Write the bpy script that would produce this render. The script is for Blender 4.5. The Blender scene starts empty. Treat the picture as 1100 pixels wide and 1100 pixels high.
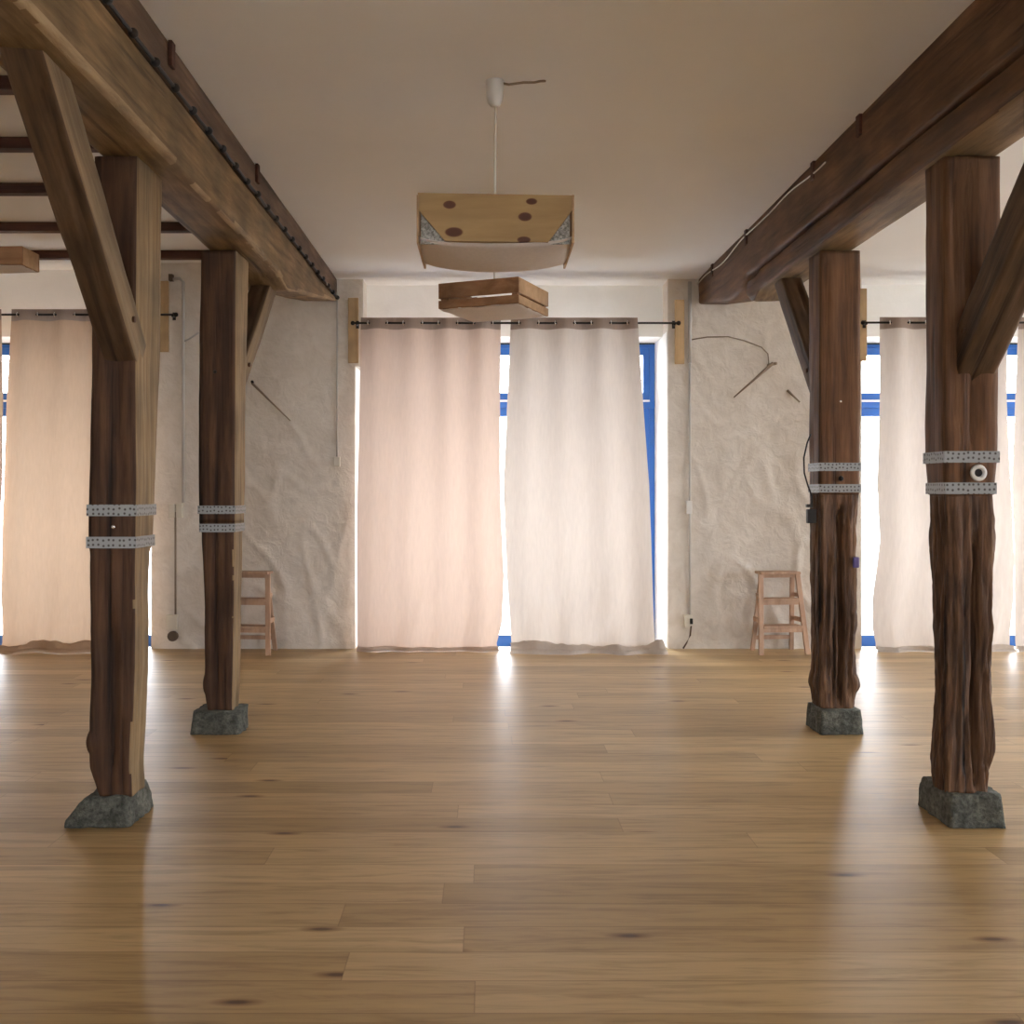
import bpy, math, random
from mathutils import Vector, Matrix, noise
random.seed(4)
S = bpy.context.scene
COL = S.collection

# ------------------------------------------------------------------ camera
cd = bpy.data.cameras.new('camera'); cam = bpy.data.objects.new('camera', cd); COL.objects.link(cam)
cam.location = (0, 0, 1.45); cam.rotation_euler = (math.pi/2, 0, 0)
cd.sensor_width = 36; cd.lens = 36.0; cd.shift_x = 26/1100; cd.shift_y = -21/1100; cd.clip_start = .05
S.camera = cam
# ------------------------------------------------------------------ sky, exposure
W = bpy.data.worlds.new('overcast_sky'); S.world = W; W.use_nodes = True
bg = W.node_tree.nodes['Background']; bg.inputs[0].default_value = (0.905, 0.94, 1.0, 1); bg.inputs[1].default_value = 13.0
S.view_settings.view_transform = 'Standard'; S.view_settings.look = 'None'
S.view_settings.gamma = 1; S.view_settings.use_curve_mapping = False; S.view_settings.exposure = 0.3
cy = S.cycles
cy.max_bounces = 14; cy.diffuse_bounces = 8; cy.glossy_bounces = 4; cy.transparent_max_bounces = 12
cy.sample_clamp_indirect = 8; cy.caustics_reflective = False; cy.caustics_refractive = False
cy.use_denoising = True

def portal(loc, rot, sx, sy):
    l = bpy.data.lights.new('sky_portal', 'AREA'); l.shape = 'RECTANGLE'; l.size = sx; l.size_y = sy
    l.cycles.is_portal = True
    o = bpy.data.objects.new('sky_portal', l); COL.objects.link(o); o.location = loc; o.rotation_euler = rot

# ------------------------------------------------------------------ helpers
def srgb(r, g, b):
    f = lambda c: (c/255/12.92) if c/255 <= .04045 else ((c/255+.055)/1.055)**2.4
    return (f(r), f(g), f(b), 1)

class MB:
    def __init__(s): s.v = []; s.f = []
    def add(s, vs, fs):
        n = len(s.v); s.v += [tuple(v) for v in vs]; s.f += [tuple(i+n for i in f) for f in fs]
    def box(s, x0, x1, y0, y1, z0, z1):
        s.add([(x0,y0,z0),(x1,y0,z0),(x1,y1,z0),(x0,y1,z0),(x0,y0,z1),(x1,y0,z1),(x1,y1,z1),(x0,y1,z1)],
              [(0,3,2,1),(4,5,6,7),(0,1,5,4),(1,2,6,5),(2,3,7,6),(3,0,4,7)])
        return s
    def bar(s, p0, p1, w, d, up=(0,0,1)):
        p0 = Vector(p0); p1 = Vector(p1); t = (p1-p0).normalized(); u = Vector(up)
        if abs(t.dot(u)) > .98: u = Vector((0,1,0))
        a = t.cross(u).normalized(); b = a.cross(t).normalized()
        vs = [p+a*i*w/2+b*j*d/2 for p in (p0, p1) for (i, j) in ((-1,-1),(1,-1),(1,1),(-1,1))]
        s.add(vs, [(0,1,2,3),(4,7,6,5),(0,4,5,1),(1,5,6,2),(2,6,7,3),(3,7,4,0)]); return s
    def tube(s, pts, r, n=8, cap=True):
        pts = [Vector(p) for p in pts]; rings = []
        for i, p in enumerate(pts):
            t = (pts[min(i+1, len(pts)-1)] - pts[max(i-1, 0)]).normalized()
            u = Vector((0,0,1)) if abs(t.z) < .9 else Vector((1,0,0))
            a = t.cross(u).normalized(); b = a.cross(t)
            rr = r[i] if isinstance(r, (list, tuple)) else r
            rings.append([p + (a*math.cos(k*2*math.pi/n)+b*math.sin(k*2*math.pi/n))*rr for k in range(n)])
        fs = [(i*n+k, i*n+(k+1) % n, (i+1)*n+(k+1) % n, (i+1)*n+k) for i in range(len(pts)-1) for k in range(n)]
        if cap: fs += [tuple(range(n-1, -1, -1)), tuple((len(pts)-1)*n+k for k in range(n))]
        s.add([v for r_ in rings for v in r_], fs); return s
    def lathe(s, c, prof, n=20):
        vs = [(c[0]+r*math.cos(k*2*math.pi/n), c[1]+r*math.sin(k*2*math.pi/n), c[2]+z) for r, z in prof for k in range(n)]
        fs = [(i*n+k, i*n+(k+1) % n, (i+1)*n+(k+1) % n, (i+1)*n+k) for i in range(len(prof)-1) for k in range(n)]
        fs += [tuple(range(n-1, -1, -1)), tuple((len(prof)-1)*n+k for k in range(n))]
        s.add(vs, fs); return s
    def torus(s, c, axis, R, r, n=16, m=6):
        ax = Vector(axis).normalized(); u = Vector((0,0,1)) if abs(ax.z) < .9 else Vector((1,0,0))
        a = ax.cross(u).normalized(); b = ax.cross(a); c = Vector(c); vs = []
        for i in range(n):
            d = a*math.cos(i*2*math.pi/n)+b*math.sin(i*2*math.pi/n)
            for j in range(m):
                q = j*2*math.pi/m; vs.append(c + d*(R+r*math.cos(q)) + ax*r*math.sin(q))
        s.add(vs, [(i*m+j, ((i+1) % n)*m+j, ((i+1) % n)*m+(j+1) % m, i*m+(j+1) % m) for i in range(n) for j in range(m)]); return s
    def ball(s, c, r, n=10):
        return s.lathe(c, [(r*math.sin(math.pi*i/n)+1e-5, -r*math.cos(math.pi*i/n)) for i in range(n+1)], 12)
    def grid(s, fn, nu, nv):
        vs = [fn(i/nu, j/nv) for j in range(nv+1) for i in range(nu+1)]
        s.add(vs, [(j*(nu+1)+i, j*(nu+1)+i+1, (j+1)*(nu+1)+i+1, (j+1)*(nu+1)+i) for j in range(nv) for i in range(nu)]); return s
    def build(s, name, mat, parent=None, local=False, smooth=False, bevel=0, fix=True):
        off = Vector((0,0,0))
        if parent is not None and not local: off = Vector(parent.location)
        me = bpy.data.meshes.new(name)
        me.from_pydata([tuple(Vector(v)-off) for v in s.v], [], s.f); me.update()
        if fix:
            import bmesh
            bm = bmesh.new(); bm.from_mesh(me); bmesh.ops.recalc_face_normals(bm, faces=bm.faces); bm.to_mesh(me); bm.free()
        if smooth:
            for p in me.polygons: p.use_smooth = True
        for m in (mat if isinstance(mat, (list, tuple)) else [mat]): me.materials.append(m)
        o = bpy.data.objects.new(name, me); COL.objects.link(o)
        if parent is not None: o.parent = parent
        if bevel:
            b = o.modifiers.new('bevel', 'BEVEL'); b.width = bevel; b.segments = 2; b.limit_method = 'ANGLE'
        return o

def tag(o, label, cat, group=None):
    o['label'] = label; o['category'] = cat
    if group: o['group'] = group
    return o
def thing(name, label, cat, loc, group=None, rotz=0):
    o = bpy.data.objects.new(name, None); COL.objects.link(o); o.empty_display_size = .1
    o.location = loc; o.rotation_euler = (0, 0, rotz)
    return tag(o, label, cat, group)
def struct(o): o['kind'] = 'structure'; return o
def copy_tree(o, parent=None):
    c = o.copy(); COL.objects.link(c)
    if parent is not None: c.parent = parent
    for ch in [x for x in COL.objects if x.parent == o]: copy_tree(ch, c)
    return c
def interp(tab, x):
    if x <= tab[0][0]: return tab[0][1:]
    for a, b in zip(tab, tab[1:]):
        if x <= b[0]:
            t = (x-a[0])/(b[0]-a[0]); return tuple(p+(q-p)*t for p, q in zip(a[1:], b[1:]))
    return tab[-1][1:]

# ------------------------------------------------------------------ materials
def mat(name):
    m = bpy.data.materials.new(name); m.use_nodes = True; nt = m.node_tree
    return m, nt, nt.nodes['Principled BSDF']
def N(nt, t, **kw):
    n = nt.nodes.new(t)
    for k, v in kw.items(): setattr(n, k, v)
    return n
def ramp(nt, fac, stops):
    r = N(nt, 'ShaderNodeValToRGB'); e = r.color_ramp.elements
    while len(e) < len(stops): e.new(.5)
    for el, (p, c) in zip(e, stops): el.position = p; el.color = c
    nt.links.new(fac, r.inputs[0]); return r
def mapped(nt, scale, coord='Object'):
    tc = N(nt, 'ShaderNodeTexCoord'); mp = N(nt, 'ShaderNodeMapping'); mp.inputs['Scale'].default_value = scale
    nt.links.new(tc.outputs[coord], mp.inputs[0]); return mp.outputs[0]
def noise_n(nt, vec, scale, detail=5, rough=.55, dist=0):
    n = N(nt, 'ShaderNodeTexNoise'); n.inputs['Scale'].default_value = scale; n.inputs['Detail'].default_value = detail
    n.inputs['Roughness'].default_value = rough; n.inputs['Distortion'].default_value = dist
    nt.links.new(vec, n.inputs['Vector']); return n.outputs['Fac']
def mixc(nt, fac, a, b, mode='MIX'):
    m = N(nt, 'ShaderNodeMix'); m.data_type = 'RGBA'; m.blend_type = mode
    for sock, v in ((m.inputs[0], fac), (m.inputs[6], a), (m.inputs[7], b)):
        if hasattr(v, 'is_output'): nt.links.new(v, sock)
        else: sock.default_value = v
    return m.outputs[2]
def bump(nt, b, h, strength, dist=.01):
    n = N(nt, 'ShaderNodeBump'); n.inputs['Strength'].default_value = strength; n.inputs['Distance'].default_value = dist
    nt.links.new(h, n.inputs['Height']); nt.links.new(n.outputs[0], b.inputs['Normal'])
def plain(name, col, rough=.6, metal=0):
    m, nt, b = mat(name); b.inputs['Base Color'].default_value = col; b.inputs['Roughness'].default_value = rough
    b.inputs['Metallic'].default_value = metal; return m
def wood(name, dark, mid, light, axis='z', scale=26, rough=.65, bmp=.5, crack=.75, stretch=.06, spec=.3):
    m, nt, b = mat(name); k = {'x': 0, 'y': 1, 'z': 2}[axis]
    sc = [1, 1, 1]; sc[k] = stretch; v = mapped(nt, sc)
    g = noise_n(nt, v, scale, 8, .62, .4)
    sc2 = [1, 1, 1]; sc2[k] = stretch*.35; v2 = mapped(nt, sc2); c = noise_n(nt, v2, scale*.9, 4, .5, .2)
    big = noise_n(nt, mapped(nt, (1, 1, 1)), 2.3, 3)
    col = ramp(nt, g, [(.28, dark), (.5, mid), (.74, light)]).outputs[0]
    bigr = ramp(nt, big, [(.3, (.62,.62,.62,1)), (.7, (1.25,1.2,1.15,1))]).outputs[0]
    col = mixc(nt, 1, col, bigr, 'MULTIPLY')
    cr = ramp(nt, c, [(.30, (1-crack,)*3+(1,)), (.40, (1,1,1,1))]).outputs[0]
    col = mixc(nt, 1, col, cr, 'MULTIPLY')
    nt.links.new(col, b.inputs['Base Color']); b.inputs['Roughness'].default_value = rough
    b.inputs['Specular IOR Level'].default_value = spec
    h = N(nt, 'ShaderNodeMath', operation='ADD'); nt.links.new(g, h.inputs[0]); nt.links.new(cr, h.inputs[1])
    bump(nt, b, h.outputs[0], bmp, .012); return m

def plaster(name, col, rough_amp=.35, scale=3.0, tint=None):
    m, nt, b = mat(name); v = mapped(nt, (1,1,1))
    big = noise_n(nt, v, scale, 6, .6, .6); fine = noise_n(nt, v, 28, 4)
    t = tint or tuple(c*.86 for c in col[:3])+(1,)
    nt.links.new(ramp(nt, big, [(.3, t), (.65, col)]).outputs[0], b.inputs['Base Color'])
    b.inputs['Roughness'].default_value = .9; b.inputs['Specular IOR Level'].default_value = .15
    h = N(nt, 'ShaderNodeMath', operation='MULTIPLY_ADD'); h.inputs[1].default_value = .25
    nt.links.new(fine, h.inputs[0]); nt.links.new(big, h.inputs[2]); bump(nt, b, h.outputs[0], rough_amp, .04); return m

M = {}
M['wall'] = plaster('lime_plaster', (.75,.70,.63,1), .38, 7, (.66,.605,.53,1))
M['niche'] = plaster('white_limewash', (.90,.90,.87,1), .12, 4, (.86,.86,.83,1))
M['ceil'] = plaster('ceiling_plaster', (.84,.84,.83,1), .06, 1.2, (.81,.81,.80,1))
M['post_dark'] = wood('old_oak_dark', (.024,.011,.006,1), (.078,.036,.017,1), (.145,.075,.038,1))
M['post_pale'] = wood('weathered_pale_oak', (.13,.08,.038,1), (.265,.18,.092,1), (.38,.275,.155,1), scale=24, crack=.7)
M['brace_pale'] = wood('pale_side_brace', (.10,.062,.03,1), (.21,.145,.078,1), (.31,.225,.13,1), scale=20, crack=.5)  # paler tone for the right side of the left braces
M['post_red'] = wood('old_oak_red', (.05,.022,.009,1), (.135,.063,.027,1), (.215,.112,.052,1))
M['post_low'] = wood('weathered_oak', (.022,.011,.006,1), (.115,.058,.029,1), (.27,.155,.082,1), bmp=1.0, scale=30, crack=.95, stretch=.09)
M['beam_l'] = wood('golden_pine_beam', (.10,.06,.026,1), (.20,.13,.062,1), (.31,.21,.11,1), 'y', 20, crack=.5, bmp=.35, stretch=.1)
M['beam_r'] = wood('brown_pine_beam', (.05,.024,.010,1), (.13,.063,.028,1), (.21,.112,.052,1), 'y', 18, crack=.55, bmp=.35, stretch=.1)
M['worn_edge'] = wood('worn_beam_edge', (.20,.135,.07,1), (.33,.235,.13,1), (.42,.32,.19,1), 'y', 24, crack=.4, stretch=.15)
M['beam_up'] = wood('upper_beam_brown', (.06,.035,.02,1), (.14,.085,.052,1), (.22,.145,.095,1), 'y', 18, crack=.5, stretch=.1)
M['brace'] = wood('brace_oak', (.035,.02,.011,1), (.10,.058,.031,1), (.17,.105,.06,1), 'z', 18, bmp=.35, crack=.6, stretch=.1)
M['joist'] = wood('joist_brown', (.035,.014,.009,1), (.075,.03,.019,1), (.12,.05,.03,1), 'x', 20)
M['stool'] = wood('beech', (.44,.28,.19,1), (.56,.38,.27,1), (.66,.48,.36,1), 'z', 20, bmp=.1, crack=.1)
M['board'] = wood('pine_board', (.48,.32,.16,1), (.56,.40,.22,1), (.64,.48,.28,1), 'z', 14, bmp=.1, crack=.08)
M['slat'] = wood('crate_wood', (.22,.11,.055,1), (.34,.19,.10,1), (.44,.27,.15,1), 'x', 14, bmp=.15, crack=.2)
M['ply'] = wood('crate_pale_wood', (.42,.27,.15,1), (.52,.35,.2,1), (.6,.42,.26,1), 'x', 14, bmp=.1, crack=.1)
M['iron'] = plain('dark_iron', (.03,.027,.025,1), .5, .7)
M['rust'] = plain('rusty_iron', (.14,.10,.07,1), .7, .2)
M['tan_wire'] = plain('dusty_brown_wire', (.26,.20,.14,1), .7)
M['black'] = plain('black_rubber', (.012,.011,.012,1), .5)
M['white'] = plain('white_plastic', (.72,.70,.66,1), .4)
M['grey'] = plain('grey_conduit', (.50,.48,.45,1), .5)
M['cream'] = plain('cream_plastic', (.66,.62,.52,1), .4)
M['chrome'] = plain('eyelet_metal', (.85,.84,.82,1), .22, 1)
M['blue'] = plain('blue_paint', (.018,.115,.42,1), .35)
M['white_paint'] = plain('white_trim_paint', (.8,.8,.8,1), .4)
M['ground'] = plain('pale_paving', (.78,.77,.75,1), .9)
M['mauve'] = plain('violet_mark', (.10,.07,.22,1), .6)

def strap_mat():
    m, nt, b = mat('perforated_steel'); tc = N(nt, 'ShaderNodeTexCoord'); sp = N(nt, 'ShaderNodeSeparateXYZ'); nt.links.new(tc.outputs['Object'], sp.inputs[0])
    ad = N(nt, 'ShaderNodeMath', operation='ADD'); nt.links.new(sp.outputs[0], ad.inputs[0]); nt.links.new(sp.outputs[1], ad.inputs[1])
    cb = N(nt, 'ShaderNodeCombineXYZ'); nt.links.new(ad.outputs[0], cb.inputs[0]); nt.links.new(sp.outputs[2], cb.inputs[1])
    vo = N(nt, 'ShaderNodeTexVoronoi', voronoi_dimensions='2D'); vo.inputs['Scale'].default_value = 44; vo.inputs['Randomness'].default_value = .3
    nt.links.new(cb.outputs[0], vo.inputs['Vector'])
    c = ramp(nt, vo.outputs['Distance'], [(.14, (.07,.06,.05,1)), (.30, (.27,.268,.26,1))])
    nt.links.new(c.outputs[0], b.inputs['Base Color']); b.inputs['Metallic'].default_value = .7; b.inputs['Roughness'].default_value = .5; return m
M['strap'] = strap_mat()
def stone_mat():
    m, nt, b = mat('mossy_stone'); v = mapped(nt, (1,1,1))
    a = noise_n(nt, v, 7, 8, .7); f = noise_n(nt, v, 45, 5, .7)
    c1 = ramp(nt, a, [(.3, (.07,.073,.064,1)), (.55, (.16,.16,.14,1)), (.75, (.30,.29,.255,1))]).outputs[0]
    c2 = ramp(nt, f, [(.35, (.4,.42,.38,1)), (.65, (1.15,1.15,1.1,1))]).outputs[0]
    nt.links.new(mixc(nt, 1, c1, c2, 'MULTIPLY'), b.inputs['Base Color']); b.inputs['Roughness'].default_value = .9
    bump(nt, b, f, .8, .02); return m
M['stone'] = stone_mat()
def knot_wood():
    m, nt, b = mat('knotty_spruce'); v = mapped(nt, (.12,1,1)); g = noise_n(nt, v, 14, 6, .6, .3)
    col = ramp(nt, g, [(.3, (.32,.19,.07,1)), (.7, (.44,.29,.12,1))]).outputs[0]
    tc = N(nt, 'ShaderNodeTexCoord')
    for (x, z, rx, rz) in ((-.21,.06,.032,.02),(-.19,-.065,.045,.024),(.165,.075,.028,.016),(.135,.005,.034,.022),(.13,-.1,.034,.016)):
        mp = N(nt, 'ShaderNodeMapping'); mp.vector_type = 'POINT'
        mp.inputs['Scale'].default_value = (1/rx, 0, 1/rz); mp.inputs['Location'].default_value = (-x/rx, 0, -z/rz)
        nt.links.new(tc.outputs['Object'], mp.inputs[0])
        ln = N(nt, 'ShaderNodeVectorMath', operation='LENGTH'); nt.links.new(mp.outputs[0], ln.inputs[0])
        k = ramp(nt, ln.outputs['Value'], [(.55, (.22,.085,.03,1)), (.8, (.30,.12,.045,1)), (1, (1,1,1,1))])
        col = mixc(nt, 1, col, k.outputs[0], 'MULTIPLY')
    nt.links.new(col, b.inputs['Base Color']); b.inputs['Roughness'].default_value = .5; return m
M['knotty'] = knot_wood()
def gauze():
    m, nt, b = mat('grey_wire_gauze'); v = mapped(nt, (1,1,1)); n = noise_n(nt, v, 90, 4, .7)
    nt.links.new(ramp(nt, n, [(.4, (.18,.18,.16,1)), (.62, (.6,.6,.56,1))]).outputs[0], b.inputs['Base Color']); b.inputs['Roughness'].default_value = .8; return m
M['gauze'] = gauze()
def cloth(name, col, trans, w):
    m, nt, b = mat(name); out = nt.nodes['Material Output']; nt.nodes.remove(b)
    d = N(nt, 'ShaderNodeBsdfDiffuse'); t = N(nt, 'ShaderNodeBsdfTranslucent'); mx = N(nt, 'ShaderNodeMixShader')
    wv = noise_n(nt, mapped(nt, (1,1,.15)), 60, 4, .6)
    wr = ramp(nt, wv, [(.3, (.93,.93,.93,1)), (.7, (1,1,1,1))]).outputs[0]
    nt.links.new(mixc(nt, 1, col, wr, 'MULTIPLY'), d.inputs[0]); nt.links.new(mixc(nt, 1, trans, wr, 'MULTIPLY'), t.inputs[0])
    mx.inputs[0].default_value = w
    bp = N(nt, 'ShaderNodeBump'); bp.inputs['Strength'].default_value = .25; bp.inputs['Distance'].default_value = .02
    wn = noise_n(nt, mapped(nt, (1,1,.22)), 7, 5, .55, .5); nt.links.new(wn, bp.inputs['Height'])
    nt.links.new(bp.outputs[0], d.inputs['Normal']); nt.links.new(bp.outputs[0], t.inputs['Normal'])
    nt.links.new(d.outputs[0], mx.inputs[1]); nt.links.new(t.outputs[0], mx.inputs[2]); nt.links.new(mx.outputs[0], out.inputs[0]); return m
M['cloth_pink'] = cloth('rose_linen', (.62,.49,.41,1), (.70,.53,.425,1), .185)
M['cloth_cream'] = cloth('cream_linen', (.60,.535,.475,1), (.68,.585,.505,1), .175)
M['cloth_tan'] = cloth('tan_linen', (.47,.325,.22,1), (.60,.43,.30,1), .175)
M['header'] = cloth('doubled_linen', (.33,.26,.215,1), (.25,.18,.14,1), .2)
M['paper'] = cloth('lamp_paper', (.90,.85,.81,1), (.9,.84,.79,1), .5)
def glass():
    m, nt, b = mat('window_glass'); out = nt.nodes['Material Output']; nt.nodes.remove(b)
    t = N(nt, 'ShaderNodeBsdfTransparent'); g = N(nt, 'ShaderNodeBsdfGlossy'); g.inputs['Roughness'].default_value = .02
    f = N(nt, 'ShaderNodeFresnel'); f.inputs[0].default_value = 1.3; mx = N(nt, 'ShaderNodeMixShader')
    nt.links.new(f.outputs[0], mx.inputs[0]); nt.links.new(t.outputs[0], mx.inputs[1]); nt.links.new(g.outputs[0], mx.inputs[2]); nt.links.new(mx.outputs[0], out.inputs[0]); return m
M['glass'] = glass()
def floor_mat():
    m, nt, b = mat('oak_planks'); tc = N(nt, 'ShaderNodeTexCoord'); sp = N(nt, 'ShaderNodeSeparateXYZ'); nt.links.new(tc.outputs['Object'], sp.inputs[0])
    def mth(op, a, c=None, d=None):
        n = N(nt, 'ShaderNodeMath', operation=op)
        for i, v in enumerate((a, c, d)):
            if v is None: continue
            if hasattr(v, 'is_output'): nt.links.new(v, n.inputs[i])
            else: n.inputs[i].default_value = v
        return n.outputs[0]
    PW, PL = .19, 2.9
    yr = mth('DIVIDE', sp.outputs[1], PW); row = mth('FLOOR', yr); fy = mth('FRACT', yr)
    wn = N(nt, 'ShaderNodeTexWhiteNoise', noise_dimensions='1D'); nt.links.new(row, wn.inputs['W'])
    xs = mth('ADD', mth('DIVIDE', sp.outputs[0], PL), mth('MULTIPLY', wn.outputs['Value'], 7.3)); pid = mth('FLOOR', xs); fx = mth('FRACT', xs)
    cb = N(nt, 'ShaderNodeCombineXYZ'); nt.links.new(row, cb.inputs[0]); nt.links.new(pid, cb.inputs[1])
    w2 = N(nt, 'ShaderNodeTexWhiteNoise', noise_dimensions='2D'); nt.links.new(cb.outputs[0], w2.inputs['Vector'])
    tone = ramp(nt, w2.outputs['Value'], [(0, (.41,.272,.115,1)), (.5, (.51,.345,.16,1)), (1, (.60,.425,.21,1))]).outputs[0]
    # grain, shifted from plank to plank
    sh = N(nt, 'ShaderNodeVectorMath', operation='MULTIPLY_ADD'); nt.links.new(w2.outputs['Color'], sh.inputs[0]); sh.inputs[1].default_value = (9, 9, 9)
    nt.links.new(tc.outputs['Object'], sh.inputs[2])
    mp = N(nt, 'ShaderNodeMapping'); mp.inputs['Scale'].default_value = (.09, 1, 1); nt.links.new(sh.outputs[0], mp.inputs[0])
    g = noise_n(nt, mp.outputs[0], 26, 7, .62, .7)
    col = mixc(nt, 1, tone, ramp(nt, g, [(.28, (.62,.57,.50,1)), (.52, (.98,.98,.98,1)), (.8, (1.16,1.15,1.13,1))]).outputs[0], 'MULTIPLY')
    # knots
    mk = N(nt, 'ShaderNodeMapping'); mk.inputs['Scale'].default_value = (.5, 1.6, 1); nt.links.new(sh.outputs[0], mk.inputs[0])
    vo = N(nt, 'ShaderNodeTexVoronoi', voronoi_dimensions='2D'); vo.inputs['Scale'].default_value = 1.15; nt.links.new(mk.outputs[0], vo.inputs['Vector'])
    col = mixc(nt, 1, col, ramp(nt, vo.outputs['Distance'], [(.012, (.22,.14,.09,1)), (.026, (.6,.5,.42,1)), (.05, (1,1,1,1))]).outputs[0], 'MULTIPLY')
    # seams
    ey = mth('MINIMUM', fy, mth('SUBTRACT', 1, fy)); ex = mth('MINIMUM', fx, mth('SUBTRACT', 1, fx))
    seam = mth('MINIMUM', mth('MULTIPLY', ey, PW), mth('MULTIPLY_ADD', ex, PL, .0008))
    sr = ramp(nt, seam, [(.0006, (.58,.52,.45,1)), (.0026, (1,1,1,1))]).outputs[0]
    col = mixc(nt, 1, col, sr, 'MULTIPLY'); nt.links.new(col, b.inputs['Base Color'])
    rg = N(nt, 'ShaderNodeMapRange'); rg.inputs[3].default_value = .35; rg.inputs[4].default_value = .45; nt.links.new(g, rg.inputs[0]); nt.links.new(rg.outputs[0], b.inputs['Roughness'])
    b.inputs['Specular IOR Level'].default_value = .5
    hb = mth('ADD', mth('MULTIPLY', g, .12), mth('ADD', mth('MULTIPLY', w2.outputs['Value'], .25), sr)); bump(nt, b, hb, .12, .003); return m
M['floor'] = floor_mat()

# ------------------------------------------------------------------ the setting
XL, XR, YB, YW, YO = -8.6, 9.2, -5.0, 9.5, 10.4     # side walls, rear wall, window wall inner / outer faces
CZ, CZL = 3.43, 3.58
NICHES = [(-5.95, -3.12), (-1.235, 1.675), (3.465, 6.33)]
f = MB(); f.box(XL, XR, YB, 9.62, -.12, 0); struct(f.build('floor', M['floor']))
f = MB(); f.box(XL, XR, 9.62, YO, -.3, -.09); struct(f.build('floor_threshold', M['wall']))
g = MB(); g.box(-40, 40, YO, 60, -.4, -.12); g.box(XR+.4, 40, -40, YO, -.4, -.12); g.box(-40, XR+.4, -40, YB-.3, -.4, -.12); struct(g.build('ground', M['ground']))

w = MB()
def pier(x0, x1):
    w.box(x0, x1, YW+.03, YO, -.12, 3.75)
    nu = max(4, int((x1-x0)/.022)); nv = 160
    def fn(u, v):
        x = x0+(x1-x0)*u; z = 3.7*v
        p = Vector((x*2.1, z*2.1, 3.3)); a = noise.fractal(p, 1.0, 2.0, 5)
        r = abs(noise.noise(Vector((x*3.3+5, z*2.4+x*1.5, 1.7))))
        low = max(.25, min(1, (2.9-z)/1.6)); edge = min(1, min(u, 1-u)*(x1-x0)/.22)
        d = (.014*a*low - .03*max(0, .22-r)/.22*low*(.5+.5*noise.noise(Vector((x*1.3, z*1.3, 9))))) * (.12+.88*edge)
        e = .008*noise.noise(Vector((z*2.2, x0, 4.4)))
        xx = x + (e if u in (0, 1) else 0)
        return (xx, YW + d + .004, z)
    w.grid(fn, nu, nv)
    for xe in (x0, x1):                                   # close the thin edge between relief and core
        w.box(xe-.004, xe+.004, YW+.004, YW+.04, -.1, 3.75)
xs = [XL] + [v for n in NICHES for v in n] + [XR]
for a, b_ in zip(xs[0::2], xs[1::2]): pier(a, b_)
w.box(-1.25, -1.157, 9.503, 9.85, 2.62, 3.75)
o = struct(w.build('wall_back', M['wall'], fix=False))
for p in o.data.polygons:
    if len(p.vertices) == 4 and p.area < .003: p.use_smooth = True
REAR_FILL = [(-5.2, -3.8), (-.7, .7), (4.1, 5.5)]        # unseen windows behind the viewer, added and sized for fill light
w = MB(); xs = [XL] + [v for n in REAR_FILL for v in n] + [XR]
for a, b_ in zip(xs[0::2], xs[1::2]): w.box(a, b_, YB-.3, YB, -.1, 3.75)
for a, b_ in REAR_FILL: w.box(a, b_, YB-.3, YB, -.1, .3); w.box(a, b_, YB-.3, YB, 3.0, 3.75)
struct(w.build('wall_front', M['wall']))
for i, (a, b_) in enumerate(NICHES):                  # white lining of each window niche
    w = MB(); w.box(a-.02, b_+.02, 9.8, YO, 2.94, 3.75); w.box(a-.02, a+.006, 9.56, YO, -.09, 2.95); w.box(b_-.006, b_+.02, 9.56, YO, -.09, 2.95)
    struct(w.build('trim_%d' % (i+1), M['niche']))
w = MB(); w.box(XL-.3, XL, YB-.3, YO, -.1, 3.75); struct(w.build('wall_left', M['wall']))
RIGHT = [(.2, 2.4), (3.5, 5.7), (7.0, 8.8)]         # windows in the right wall
w = MB(); ys = [YB-.3] + [v for n in RIGHT for v in n] + [YO]
for a, b_ in zip(ys[0::2], ys[1::2]): w.box(XR, XR+.4, a, b_, -.1, 3.75)
for a, b_ in RIGHT: w.box(XR, XR+.4, a, b_, -.1, .1); w.box(XR, XR+.4, a, b_, 2.9, 3.75)
struct(w.build('wall_right', M['wall']))
c = MB(); c.box(-1.6, 2.1, YB, YO, CZ, 3.8); struct(c.build('ceiling', M['ceil']))
c = MB(); c.box(XL, -1.6, YB, YO, CZL, 3.8); struct(c.build('ceiling_left', M['ceil']))
c = MB(); c.box(2.1, XR, YB, YO, CZ+.01, 3.8); struct(c.build('ceiling_right', M['ceil']))

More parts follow.
